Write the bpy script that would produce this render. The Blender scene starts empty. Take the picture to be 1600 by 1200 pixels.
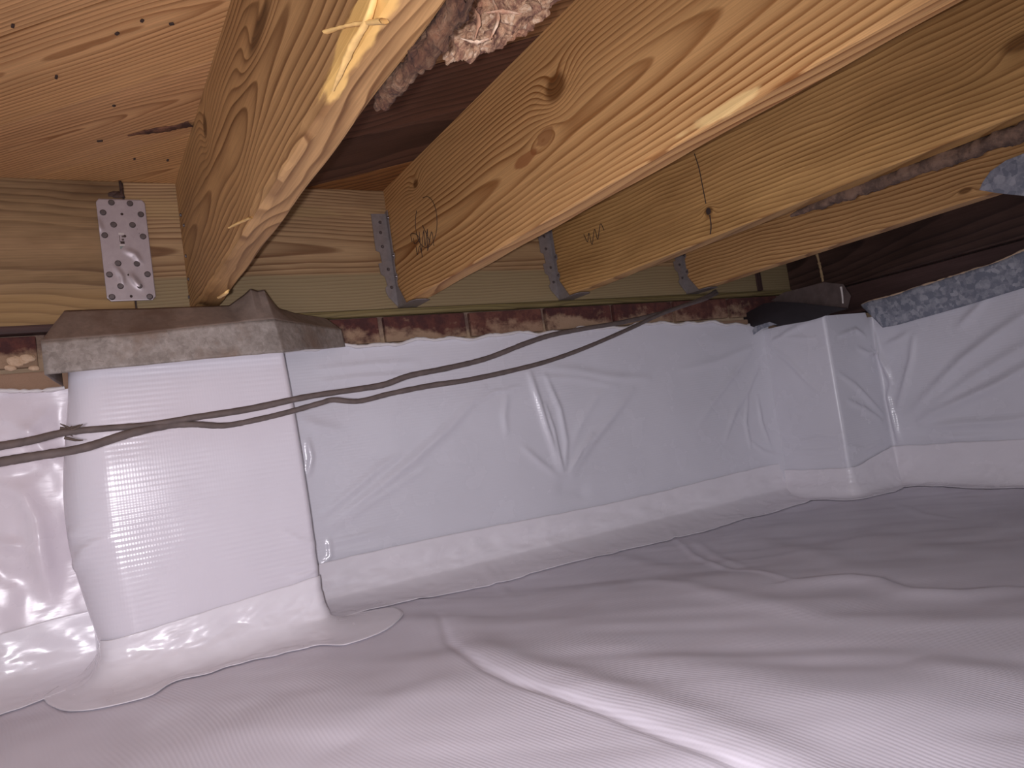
import bpy, bmesh, math, random
import numpy as np
from mathutils import Vector, Matrix, noise as mnoise
random.seed(7); rng = np.random.default_rng(7)
scn = bpy.context.scene; COL = scn.collection

# ------------------------------------------------------------------ camera
FPX = 1181.97; YAW, PITCH, ROLL = 0.527735, 0.0582194, -0.1439446
CAM = np.array([-0.2025103, -1.4624102, -0.2867365])
fw = np.array([math.sin(YAW)*math.cos(PITCH), math.cos(YAW)*math.cos(PITCH), math.sin(PITCH)])
r0 = np.array([math.cos(YAW), -math.sin(YAW), 0.]); u0 = np.cross(r0, fw)
RI = math.cos(ROLL)*r0 + math.sin(ROLL)*u0; UP = -math.sin(ROLL)*r0 + math.cos(ROLL)*u0
cd = bpy.data.cameras.new('camera'); cam = bpy.data.objects.new('camera', cd); COL.objects.link(cam)
cam.matrix_world = Matrix(((RI[0], UP[0], -fw[0], CAM[0]), (RI[1], UP[1], -fw[1], CAM[1]), (RI[2], UP[2], -fw[2], CAM[2]), (0, 0, 0, 1)))
cd.sensor_width = 36; cd.lens = FPX*36/1600; cd.clip_start = .02
scn.camera = cam

def at(px, py, ax, val):
    d = fw + (px-800)/FPX*RI - (py-600)/FPX*UP
    return CAM + (val-CAM[ax])/d[ax]*d

# ------------------------------------------------------------------ world, lights, exposure
w = bpy.data.worlds.new('world'); scn.world = w; w.use_nodes = True
bg = w.node_tree.nodes['Background']; bg.inputs[0].default_value = (.88, .90, 1, 1); bg.inputs[1].default_value = .62
ld = bpy.data.lights.new('phone_torch', 'SPOT'); ld.energy = 22.0; ld.color = (.975, .925, 1)
ld.spot_size = math.radians(128); ld.spot_blend = 1.0; ld.shadow_soft_size = .006
lo = bpy.data.objects.new('phone_torch', ld); COL.objects.link(lo)
lp = CAM - .020*RI - .004*UP - .01*fw
aim = fw*1.0 - .30*UP - .02*RI; aim /= np.linalg.norm(aim)
lo.location = lp; lo.rotation_euler = Vector(aim).to_track_quat('-Z', 'Y').to_euler()
vs = scn.view_settings; vs.view_transform = 'Standard'; vs.look = 'None'; vs.exposure = .66; vs.gamma = 1; vs.use_curve_mapping = False

# ------------------------------------------------------------------ node helper
class NT:
    def __init__(s, name):
        s.m = bpy.data.materials.new(name); s.m.use_nodes = True; s.t = s.m.node_tree
        s.b = s.t.nodes['Principled BSDF']; s.tc = s.n('ShaderNodeTexCoord').outputs['Object']
    def n(s, k): return s.t.nodes.new(k)
    def put(s, sock, v):
        if isinstance(v, bpy.types.NodeSocket): s.t.links.new(v, sock)
        elif isinstance(v, (tuple, list)) and len(v) == 3 and sock.type == 'RGBA': sock.default_value = (*v, 1)
        else: sock.default_value = v
    def M(s, op, a, b=0., c=None):
        k = s.n('ShaderNodeMath'); k.operation = op; s.put(k.inputs[0], a); s.put(k.inputs[1], b)
        if c is not None: s.put(k.inputs[2], c)
        return k.outputs[0]
    def V(s, a, sc, off=(0, 0, 0)):
        k = s.n('ShaderNodeVectorMath'); k.operation = 'MULTIPLY_ADD'; s.put(k.inputs[0], a)
        k.inputs[1].default_value = sc; k.inputs[2].default_value = off; return k.outputs[0]
    def noise(s, v, scale=1., det=3, rough=.5, dist=0.):
        k = s.n('ShaderNodeTexNoise'); s.put(k.inputs['Vector'], v); k.inputs['Scale'].default_value = scale
        k.inputs['Detail'].default_value = det; k.inputs['Roughness'].default_value = rough; k.inputs['Distortion'].default_value = dist
        return k.outputs[0]
    def vor(s, v, scale, feat='F1'):
        k = s.n('ShaderNodeTexVoronoi'); k.feature = feat; s.put(k.inputs['Vector'], v); k.inputs['Scale'].default_value = scale
        return k.outputs[0] if feat != 'F1' else k.outputs
    def ramp(s, f, stops, interp='LINEAR'):
        k = s.n('ShaderNodeValToRGB'); s.put(k.inputs[0], f); e = k.color_ramp.elements; k.color_ramp.interpolation = interp
        while len(e) < len(stops): e.new(.5)
        for i, (p, c) in enumerate(stops):
            e[i].position = p; e[i].color = (*c, 1) if isinstance(c, (tuple, list)) else (c, c, c, 1)
        return k.outputs[0]
    def mix(s, f, a, b, mode='MIX'):
        k = s.n('ShaderNodeMix'); k.data_type = 'RGBA'; k.blend_type = mode
        s.put(k.inputs[0], f); s.put(k.inputs[6], a); s.put(k.inputs[7], b); return k.outputs[2]
    def sep(s, v):
        k = s.n('ShaderNodeSeparateXYZ'); s.put(k.inputs[0], v); return k.outputs
    def sm(s, v, a, b, lo=0., hi=1.):
        k = s.n('ShaderNodeMapRange'); k.interpolation_type = 'SMOOTHSTEP'; s.put(k.inputs[0], v)
        for i, x in zip((1, 2, 3, 4), (a, b, lo, hi)): k.inputs[i].default_value = x
        return k.outputs[0]
    def bump(s, h, st=.3, dist=.002, nrm=None):
        k = s.n('ShaderNodeBump'); k.inputs['Strength'].default_value = st; k.inputs['Distance'].default_value = dist
        s.put(k.inputs['Height'], h)
        if nrm is not None: s.put(k.inputs['Normal'], nrm)
        return k.outputs[0]
    def out(s, col=None, rough=None, nrm=None, metal=None, spec=None):
        for nm, v in (('Base Color', col), ('Roughness', rough), ('Normal', nrm), ('Metallic', metal), ('Specular IOR Level', spec)):
            if v is not None: s.put(s.b.inputs[nm], v)
        return s.m

def srgb(r, g, b):
    f = lambda c: (c/255/12.92) if c/255 <= .04045 else ((c/255+.055)/1.055)**2.4
    return (f(r), f(g), f(b))
def plain(name, col, rough=.6, metal=0., bump=0.):
    t = NT(name); nz = t.noise(t.tc, 60, 4)
    c = t.mix(1, col, t.ramp(nz, [(.3, .75), (.7, 1.1)]), 'MULTIPLY')
    return t.out(c, rough, t.bump(nz, bump, .001) if bump else None, metal)

# wood seen along local y; rings round a pith at (xp, zp); knots bend the rings
def wood(name, light, dark, per=.0075, xp=.02, zp=.1, tx=.0, tz=.0, knots=(), patches=(), stain=.35, seed=0, wob=.012, late=.5, olive=0., zones=()):
    t = NT(name); P = t.V(t.tc, (1, 1, 1), (seed*3.1, seed*1.7, seed*2.3)); o = t.sep(t.tc)
    n1 = t.noise(t.V(P, (5, 2.2, 5)), 1, 2)
    n2 = t.noise(t.V(P, (22, 7, 22)), 1, 2)
    wz = t.M('ADD', t.M('MULTIPLY', t.M('SUBTRACT', n1, .5), wob*4), t.M('MULTIPLY', t.M('SUBTRACT', n2, .5), wob*.6))
    zz = t.M('ADD', t.M('SUBTRACT', o[2], zp), t.M('MULTIPLY_ADD', o[1], -tz, wz))
    xx = t.M('MULTIPLY_ADD', o[1], tx, t.M('SUBTRACT', o[0], xp))
    rr = t.M('SQRT', t.M('ADD', t.M('MULTIPLY', zz, zz), t.M('MULTIPLY', xx, xx)))
    core = None
    for (yk, zk, sy, sz, amp, rad) in knots:
        dy = t.M('DIVIDE', t.M('SUBTRACT', o[1], yk), sy); dz = t.M('DIVIDE', t.M('SUBTRACT', o[2], zk), sz)
        d2 = t.M('ADD', t.M('MULTIPLY', dy, dy), t.M('MULTIPLY', dz, dz))
        rr = t.M('ADD', rr, t.M('MULTIPLY', t.M('EXPONENT', t.M('MULTIPLY', d2, -1)), amp))
        if rad > 0:
            c = t.sm(t.M('SQRT', t.M('ADD', d2, t.M('MULTIPLY', t.M('SUBTRACT', n2, .5), .15))), rad*1.15, rad*.55)
            core = c if core is None else t.M('MAXIMUM', core, c)
    q = t.M('DIVIDE', t.M('MULTIPLY_ADD', t.noise(t.M('MULTIPLY', rr, 1) if False else t.V(P, (3, .6, 3)), 2, 1), .012, rr), per)
    fr = t.M('FRACT', q)
    ring = t.ramp(fr, [(0, 0), (.30, .12), (late+.12, .45), (.86, 1), (.93, .9), (1, 0)])
    ringv = t.M('MULTIPLY', ring, t.ramp(t.noise(t.V(P, (14, 3, 14)), 1, 3), [(.25, .45), (.7, 1)]))
    col = t.mix(ringv, light, dark)
    fib = t.noise(t.V(P, (420, 9, 420)), 1, 3)
    col = t.mix(1, col, t.ramp(fib, [(.25, .78), (.75, 1.12)]), 'MULTIPLY')
    st = t.noise(t.V(P, (7, 2.5, 9)), 1, 5, .6)
    col = t.mix(t.M('MULTIPLY', t.ramp(st, [(.45, 0), (.72, 1)]), stain), col, t.mix(1, col, (.42, .36, .30), 'MULTIPLY'))
    if olive: col = t.mix(t.M('MULTIPLY', t.ramp(t.noise(t.V(P, (3, 1.5, 10)), 1, 2), [(.35, .2), (.6, 1)]), olive), col, t.mix(1, col, (.72, .86, .62), 'MULTIPLY'))
    for (z0, z1, zc, amt) in zones:      # differently grown / treated bands across the board
        f = t.M('MULTIPLY', t.sm(t.M('ADD', o[2], t.M('MULTIPLY', t.M('SUBTRACT', n1, .5), .02)), z0, z1), amt)
        col = t.mix(f, col, t.mix(t.M('MULTIPLY', ringv, .35), zc, dark))
    if core is not None:
        kc = t.mix(t.M('FRACT', t.M('MULTIPLY', q, 1.7)), tuple(x*.75 for x in dark), tuple(x*.3 for x in dark))
        col = t.mix(t.M('MULTIPLY', core, .85), col, kc)
    for (yk, zk, sy, sz, pc, amt) in patches:
        dy = t.M('DIVIDE', t.M('SUBTRACT', o[1], yk), sy); dz = t.M('DIVIDE', t.M('SUBTRACT', o[2], zk), sz)
        dx = t.M('DIVIDE', o[0], .012)
        d = t.M('SQRT', t.M('ADD', t.M('MULTIPLY', dx, dx), t.M('ADD', t.M('MULTIPLY', dy, dy), t.M('MULTIPLY', dz, dz))))
        d = t.M('ADD', d, t.M('MULTIPLY', t.M('SUBTRACT', t.noise(t.V(P, (60, 16, 60)), 1, 4), .5), 1.5))
        col = t.mix(t.M('MULTIPLY', t.sm(d, 1.05, .75), amt), col, pc)
    h = t.M('ADD', t.M('MULTIPLY', ring, .7), t.M('MULTIPLY', fib, .6))
    return t.out(col, .62, t.bump(h, .25, .0012), None, .3)

def plastic(name, base, rough=.27, rib=0., ribdir=2, ribp=.008, grain=.15, warp=.0, crinkle=0., skew=0.):
    t = NT(name); o = t.sep(t.tc)
    nz = t.noise(t.tc, 3.0, 3)
    col = t.mix(1, base, t.ramp(nz, [(.3, .93), (.7, 1.03)]), 'MULTIPLY')
    h = t.M('MULTIPLY', t.noise(t.V(t.tc, (40, 40, 160)), 1, 3), grain)
    if rib:
        c = o[ribdir]
        if skew: c = t.M('MULTIPLY_ADD', o[1], skew, c)
        c = t.M('ADD', c, t.M('MULTIPLY', t.noise(t.V(t.tc, (1.6, 1.6, 1.6)), 1, 1), warp))
        s1 = t.M('SINE', t.M('MULTIPLY', c, 2*math.pi/ribp))
        msk = t.ramp(t.noise(t.V(t.tc, (5, 2, 5), (3, 1, 7)), 1, 3), [(.38, .12), (.62, 1)])
        h = t.M('ADD', h, t.M('MULTIPLY', t.M('MULTIPLY', s1, msk), rib))
        o2 = o[0] if ribdir == 2 else o[1]
        h = t.M('ADD', h, t.M('MULTIPLY', t.M('SINE', t.M('MULTIPLY', o2, 2*math.pi/.0042)), rib*.12))
    if crinkle:
        v = t.vor(t.V(t.tc, (1, 1, 1)), 16, 'DISTANCE_TO_EDGE')
        h = t.M('ADD', h, t.M('MULTIPLY', v, crinkle))
    rg = t.ramp(t.noise(t.tc, 14, 4), [(.3, rough*.8), (.7, rough*1.35)])
    return t.out(col, rg, t.bump(h, .5, .0012), None, .5)

def galv(name, a, b, metal=.55, rough=.5, scale=70, rust=None, cell=.35, bm=.35):
    t = NT(name); nz = t.noise(t.tc, 55, 6, .7); lo_ = t.noise(t.tc, 12, 3)
    k = t.n('ShaderNodeVectorMath'); k.operation = 'MULTIPLY_ADD'; nn_ = t.n('ShaderNodeTexNoise'); nn_.inputs['Scale'].default_value = 60
    t.put(nn_.inputs['Vector'], t.tc); t.put(k.inputs[0], nn_.outputs[1]); k.inputs[1].default_value = (.02, .02, .02); t.put(k.inputs[2], t.tc)
    v = t.vor(k.outputs[0], scale); g = t.sep(v[1])[0]
    f = t.M('ADD', t.M('MULTIPLY', g, cell), t.M('ADD', t.M('MULTIPLY', nz, .65), t.M('MULTIPLY', lo_, .35-cell*.5)))
    col = t.mix(t.ramp(f, [(.36, 0), (.68, 1)]), a, b)
    if rust: col = t.mix(t.ramp(t.noise(t.tc, 9, 6, .65), [(.46, 0), (.6, .85)]), col, rust)
    return t.out(col, rough, t.bump(nz, bm, .0012), metal)
def masonry(name, a, b, c, seed=0):
    t = NT(name); P = t.V(t.tc, (1, 1, 1), (seed, seed*.7, seed*1.9))
    n = t.noise(P, 38, 6, .7); n2 = t.noise(t.V(P, (1, 1, 1.8)), 11, 4, .6)
    o = t.sep(t.tc)
    col = t.mix(t.ramp(n, [(.42, 0), (.58, 1)]), a, b)
    col = t.mix(t.ramp(t.M('MULTIPLY_ADD', n2, .75, t.M('MULTIPLY_ADD', o[2], -5.5, t.M('MULTIPLY', n, .35))), [(.80, 0), (.93, .9)]), col, c)
    return t.out(col, .9, t.bump(n, .8, .004))

def rotten(name, dk=1.):
    t = NT(name); n = t.noise(t.V(t.tc, (60, 26, 60)), 1, 7, .7, 1.5); m = t.noise(t.tc, 30, 4, .6)
    col = t.ramp(n, [(.30, srgb(70, 44, 38)), (.42, srgb(142, 102, 82)), (.52, srgb(196, 156, 122)), (.62, srgb(226, 198, 168)), (.75, srgb(170, 140, 130))])
    col = t.mix(t.ramp(m, [(.5, 0), (.65, .45)]), col, srgb(204, 146, 108))
    if dk < 1: col = t.mix(1, col, (dk, dk*.8, dk*.68), 'MULTIPLY')
    return t.out(col, .9, t.bump(n, 1.0, .008))

# ------------------------------------------------------------------ materials
W_TAN = srgb(196, 158, 112); D_TAN = srgb(128, 84, 46)
M = {}
yz = lambda px, py, X: at(px, py, 0, X)[1:]
M['joist1'] = wood('pine_brown', srgb(192, 150, 100), srgb(116, 78, 44), per=.0078, xp=.05, zp=.115, tx=.045, seed=1, stain=.5, wob=.016,
    knots=[(-.71, .158, .10, .022, .024, .6), (-.354, .205, .035, .036, .02, .5), (-.80, .20, .12, .03, .014, 0), (-.56, .09, .1, .05, -.012, 0)],
    patches=[(-.965, .010, .085, .020, srgb(232, 188, 112), .85), (-.905, .0, .035, .016, srgb(240, 196, 118), .8), (-.6, 0, .2, .007, srgb(200, 160, 112), .2)])
M['joist2'] = wood('pine_honey', srgb(216, 168, 110), srgb(138, 84, 38), per=.0068, xp=.036, zp=.098, tx=.028, seed=2, stain=.18, wob=.008,
    knots=[(-.650, .165, .042, .030, .026, .66), (-.605, .112, .034, .016, -.012, 0), (-.164, .205, .030, .020, .016, .45), (-.80, .11, .1, .02, -.005, 0), (-1.25, .06, .05, .02, .02, .5)],
    patches=[(-.93, .008, .06, .007, srgb(240, 205, 140), .8), (-.55, .102, .035, .009, srgb(150, 92, 52), .75), (-.608, .112, .022, .014, srgb(150, 100, 60), .7)])
M['joist3'] = wood('pine_olive', srgb(212, 166, 106), srgb(142, 96, 50), per=.0075, xp=.05, zp=.30, tx=.0, tz=.05, seed=3, stain=.6, wob=.010, olive=.12,
    knots=[(-.503, .048, .016, .012, .014, .75), (-1.035, .082, .05, .02, .02, .6), (-.72, .12, .12, .02, .006, 0)])
M['joist4'] = wood('pine_red', srgb(212, 166, 110), srgb(140, 92, 50), per=.0085, xp=.03, zp=.20, tx=.0, tz=.06, seed=4, stain=.35,
    knots=[(-.73, .02, .02, .008, .008, .7)])
M['joist_old'] = wood('old_dark_joist_wood', srgb(82, 60, 52), srgb(48, 34, 30), per=.012, xp=.05, zp=.1, tx=.06, seed=5, stain=.8)
M['rim_left'] = wood('rim_wood_stained', srgb(166, 134, 98), srgb(122, 92, 64), per=.009, xp=.12, zp=.12, tx=0, tz=.02, seed=6, stain=.95, olive=.2, wob=.018,
    knots=[(-.17, .06, .02, .03, .0, .5)], zones=[(.06, .04, srgb(176, 140, 86), .4)])
M['rim'] = wood('rim_wood_treated', srgb(176, 144, 106), srgb(112, 76, 48), per=.0052, xp=.05, zp=.118, tx=.018, seed=8, stain=.5, olive=.1, wob=.008,
    knots=[(.227, .151, .035, .012, .012, .5), (.777, .104, .04, .012, .012, .5), (1.35, .15, .04, .012, .012, .5)],
    patches=[(.345, .13, .012, .10, srgb(110, 76, 38), .55), (.10, .20, .5, .02, srgb(176, 152, 100), .2)],
    zones=[(.076, .068, srgb(142, 128, 96), .8)])
M['sill'] = wood('sill_wood', srgb(140, 122, 84), srgb(96, 80, 54), per=.006, xp=.05, zp=.1, seed=9, stain=.5, olive=.4)
M['sill_dark'] = wood('sill_wood_dark', srgb(84, 62, 58), srgb(52, 38, 36), per=.01, xp=.05, zp=.1, seed=10, stain=.7)
def board_mat(i, light, dark, **k):
    return wood('subfloor_wood_%s' % i, light, dark, per=.0068, xp=(-.06, -.43, -.26)[i], zp=.237, tx=.0, tz=.05, seed=11+i, wob=.012, **k)
M['sub0'] = board_mat(0, srgb(224, 176, 122), srgb(160, 110, 66), stain=.2)
M['sub1'] = board_mat(1, srgb(222, 174, 120), srgb(158, 106, 62), stain=.25)
M['sub2'] = board_mat(2, srgb(220, 172, 122), srgb(158, 108, 68), stain=.3)
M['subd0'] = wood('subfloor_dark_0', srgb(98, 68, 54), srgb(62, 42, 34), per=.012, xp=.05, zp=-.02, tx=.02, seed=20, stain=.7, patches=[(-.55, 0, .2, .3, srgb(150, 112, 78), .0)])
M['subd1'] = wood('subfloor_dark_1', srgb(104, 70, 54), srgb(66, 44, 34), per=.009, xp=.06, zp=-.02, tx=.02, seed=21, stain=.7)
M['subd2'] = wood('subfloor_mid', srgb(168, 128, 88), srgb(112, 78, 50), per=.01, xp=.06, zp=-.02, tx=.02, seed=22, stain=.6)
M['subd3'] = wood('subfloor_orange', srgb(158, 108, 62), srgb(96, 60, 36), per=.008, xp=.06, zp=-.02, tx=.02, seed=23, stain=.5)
PL = (.72, .705, .76)
M['liner'] = plastic('white_reinforced_plastic', PL, .23, rib=.10, ribdir=2, ribp=.006, grain=.22)
M['pier_liner'] = plastic('white_glossy_plastic', (.74, .70, .755), .20, rib=.24, ribdir=2, ribp=.0082, grain=.25, warp=.006)
M['left_liner'] = plastic('white_crinkled_plastic', (.78, .71, .755), .25, grain=.4, crinkle=.2)
M['ground'] = plastic('white_ribbed_ground_plastic', (.74, .705, .775), .40, rib=.20, ribdir=0, ribp=.0046, grain=.10, warp=.16, skew=.14)
M['tape'] = plastic('white_seam_tape', (.80, .76, .80), .22, grain=.25)
M['galv_old'] = galv('weathered_galvanised_steel', srgb(168, 158, 150), srgb(122, 112, 104), .15, .6, 160, rust=srgb(132, 112, 98), cell=.12)
M['galv_blue'] = galv('galvanised_steel_spangle', srgb(176, 176, 184), srgb(124, 128, 140), .1, .5, 95)
M['hanger'] = galv('hanger_steel', srgb(150, 142, 140), srgb(128, 120, 118), .35, .38, 120, cell=.1, bm=.06)
M['plate'] = galv('plate_steel', srgb(180, 168, 170), srgb(168, 156, 158), .4, .42, 100, cell=.1, bm=.08)
M['nail'] = plain('nail_steel', srgb(110, 102, 102), .4, .7)
M['black'] = plain('black_bitumen_sheet', srgb(34, 28, 32), .5, 0, .4)
M['greybrown'] = plain('dusty_brown_metal', srgb(92, 78, 74), .6, .2, .4)
M['cable'] = plain('grey_cable_jacket', srgb(104, 92, 88), .65, 0, .5)
M['cobweb'] = plain('dust_clump', srgb(96, 82, 74), .95)
M['bark'] = rotten('rotten_bark')
M['rotten_dark'] = rotten('reddish_rotten_bark', .26)
M['flake_pale'] = masonry('pale_wood_flake', srgb(176, 132, 104), srgb(222, 196, 168), srgb(216, 186, 150), 13)
M['mud'] = masonry('brown_bark_strip', srgb(66, 40, 30), srgb(112, 74, 54), srgb(120, 84, 64), 5)
M['bark_dark'] = masonry('dark_bark_strip', srgb(78, 60, 50), srgb(112, 88, 72), srgb(96, 78, 70), 6)
M['brick'] = masonry('old_red_brick', srgb(72, 40, 38), srgb(96, 54, 46), srgb(164, 136, 110), 1)
M['brick_b'] = masonry('old_red_brick_pale', srgb(84, 48, 42), srgb(110, 68, 56), srgb(160, 130, 106), 9)
M['mortar'] = masonry('grey_mortar', srgb(108, 86, 76), srgb(140, 116, 100), srgb(176, 152, 124), 2)
M['efflo'] = masonry('pale_mortar_crust', srgb(190, 160, 130), srgb(214, 190, 164), srgb(206, 176, 146), 4)
M['splinter'] = plain('fresh_splinter_wood', srgb(232, 190, 120), .6)
M['ink'] = plain('dark_pencil', srgb(62, 46, 40), .8)
M['mark_pale'] = plain('pale_print', srgb(205, 196, 190), .5)
M['mark_green'] = plain('greenish_print', srgb(120, 134, 128), .5)
M['dirt'] = masonry('crawlspace_soil', srgb(96, 74, 60), srgb(120, 96, 80), srgb(110, 90, 70), 8)
M['hem'] = plastic('sheet_edge', (.74, .70, .70), .4, grain=.3)
M['twine'] = plain('tan_twine', srgb(168, 140, 104), .9, 0, .5)

# ------------------------------------------------------------------ object helpers
def link(name, me, mat=None, parent=None, loc=None, rot=None):
    o = bpy.data.objects.new(name, me); COL.objects.link(o)
    if mat is not None and not me.materials: me.materials.append(M[mat] if isinstance(mat, str) else mat)
    if loc is not None: o.location = loc
    if rot is not None: o.rotation_euler = rot
    if parent: o.parent = parent
    return o
def tag(o, label=None, cat=None, group=None, kind=None):
    if label: o['label'] = label
    if cat: o['category'] = cat
    if group: o['group'] = group
    if kind: o['kind'] = kind
    return o
def empty(name, loc=(0, 0, 0), rot=(0, 0, 0)):
    o = bpy.data.objects.new(name, None); COL.objects.link(o); o.location = loc; o.rotation_euler = rot; return o
def pydata(name, v, f, mat, parent=None, smooth=False, loc=None, rot=None):
    me = bpy.data.meshes.new(name); me.from_pydata([tuple(map(float, a)) for a in v], [], f); me.update()
    if smooth: me.shade_smooth()
    return link(name, me, mat, parent, loc, rot)
def box(name, a, b, mat, parent=None, bev=0., loc=None, rot=None, jit=0.):
    bm = bmesh.new(); bmesh.ops.create_cube(bm, size=1)
    for v in bm.verts: v.co = Vector([(a[i]+b[i])/2+v.co[i]*(b[i]-a[i])+random.uniform(-jit, jit) for i in range(3)])
    if bev: bmesh.ops.bevel(bm, geom=bm.edges[:], offset=bev, segments=2, affect='EDGES', profile=.6)
    me = bpy.data.meshes.new(name); bm.to_mesh(me); bm.free(); return link(name, me, mat, parent, loc, rot)
def grid(name, P, mat, parent=None, closed=False, loc=None):
    nu, nv = P.shape[:2]; me = bpy.data.meshes.new(name)
    if loc is not None: P = P-np.array(loc)
    i = np.arange(nu*nv).reshape(nu, nv)
    if closed: i = np.concatenate([i, i[:1]], 0)
    f = np.stack([i[:-1, :-1], i[1:, :-1], i[1:, 1:], i[:-1, 1:]], -1).reshape(-1, 4)
    me.vertices.add(nu*nv); me.vertices.foreach_set('co', P.reshape(-1).astype(np.float32))
    me.loops.add(f.size); me.loops.foreach_set('vertex_index', f.reshape(-1).astype(np.int32))
    me.polygons.add(len(f)); me.polygons.foreach_set('loop_start', np.arange(0, f.size, 4, dtype=np.int32))
    me.update(calc_edges=True); me.validate(); me.shade_smooth()
    return link(name, me, mat, parent, loc)
def solid(o, t=.002, off=0.):
    m = o.modifiers.new('thickness', 'SOLIDIFY'); m.thickness = t; m.offset = off; return o
def tube(name, pts, rad, mat, parent=None, n=8, loc=None, sub=6, jit=0., flat=1., rough=0.):
    pts = np.array(pts, float); rad = np.array(rad if hasattr(rad, '__len__') else [rad]*len(pts), float)
    T = np.arange(len(pts)); tt = np.linspace(0, len(pts)-1, (len(pts)-1)*sub+1)
    def cr(a):
        a = np.vstack([2*a[0]-a[1], a, 2*a[-1]-a[-2]]); out = []
        for t in tt:
            k = min(int(t), len(pts)-2); s = t-k; p0, p1, p2, p3 = a[k:k+4]
            out.append(.5*(2*p1+(p2-p0)*s+(2*p0-5*p1+4*p2-p3)*s*s+(3*p1-p0-3*p2+p3)*s**3))
        return np.array(out)
    C = cr(pts); Rr = np.interp(tt, T, rad)
    if jit: Rr = Rr*(1+jit*rng.standard_normal(len(Rr)))
    tg = np.gradient(C, axis=0); tg /= np.linalg.norm(tg, axis=1)[:, None]+1e-12
    ref = np.array([0, 0, 1.]) if abs(tg[:, 2]).mean() < .8 else np.array([1., 0, 0])
    a = np.cross(tg, ref); a /= np.linalg.norm(a, axis=1)[:, None]+1e-12; b = np.cross(a, tg)
    an = np.linspace(0, 2*np.pi, n, endpoint=False)
    P = C[None]+Rr[None, :, None]*(np.cos(an)[:, None, None]*a[None]+flat*np.sin(an)[:, None, None]*b[None])
    if rough:
        for i in range(P.shape[0]):
            for j in range(P.shape[1]):
                v = Vector(P[i, j]); k = mnoise.noise(v*55)+.6*mnoise.noise(v*130)+.4*mnoise.noise(v*300)
                P[i, j] += (P[i, j]-C[j])*rough*k
    o = grid(name, P, mat, parent, closed=True, loc=loc); return o
def plate(name, poly, origin, e1, e2, t, mat, parent=None, loc=None, bev=0.):
    """polygon poly (u,v) in the frame origin,e1,e2, thickness t along e1 x e2"""
    e1 = np.array(e1, float); e2 = np.array(e2, float); n = np.cross(e1, e2); O = np.array(origin, float)
    if loc is not None: O = O-np.array(loc)
    bm = bmesh.new(); vs_ = [bm.verts.new(tuple(O+u*e1+v*e2)) for u, v in poly]; f = bm.faces.new(vs_)
    r = bmesh.ops.extrude_face_region(bm, geom=[f])
    for v in [g for g in r['geom'] if isinstance(g, bmesh.types.BMVert)]: v.co += Vector(n*t)
    bmesh.ops.recalc_face_normals(bm, faces=bm.faces[:])
    if bev: bmesh.ops.bevel(bm, geom=bm.edges[:], offset=bev, segments=1, affect='EDGES')
    me = bpy.data.meshes.new(name); bm.to_mesh(me); bm.free(); return link(name, me, mat, parent, loc)
def disc(name, c, nrm, r, h, mat, parent=None, loc=None, n=12):
    bm = bmesh.new(); bmesh.ops.create_cone(bm, cap_ends=True, segments=n, radius1=r, radius2=r*.72, depth=h)
    q = Vector(nrm).to_track_quat('Z', 'Y').to_matrix().to_4x4(); c = np.array(c)+np.array(nrm)*h/2
    if loc is not None: c = c-np.array(loc)
    bmesh.ops.transform(bm, matrix=Matrix.Translation(Vector(c)) @ q, verts=bm.verts)
    me = bpy.data.meshes.new(name); bm.to_mesh(me); bm.free(); return link(name, me, mat, parent, loc)
def lump(name, c, r, mat, amp=.3, sc=20, parent=None, loc=None, sub=4, seed=0, rot=(0, 0, 0)):
    bm = bmesh.new(); bmesh.ops.create_icosphere(bm, subdivisions=sub, radius=1); Rm = Matrix.Rotation(rot[2], 3, 'Z') @ Matrix.Rotation(rot[1], 3, 'Y') @ Matrix.Rotation(rot[0], 3, 'X')
    c = np.array(c, float)
    if loc is not None: c = c-np.array(loc)
    for v in bm.verts:
        p = Vector((v.co[0]*r[0], v.co[1]*r[1], v.co[2]*r[2]))
        k = 1+amp*(mnoise.noise(p*sc+Vector((seed, 0, 0)))+.6*mnoise.noise(p*sc*2.7)+.5*abs(mnoise.noise(p*sc*5)))
        v.co = Rm @ (p*k)+Vector(c)
    me = bpy.data.meshes.new(name); bm.to_mesh(me); bm.free()
    return link(name, me, mat, parent, loc)

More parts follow.
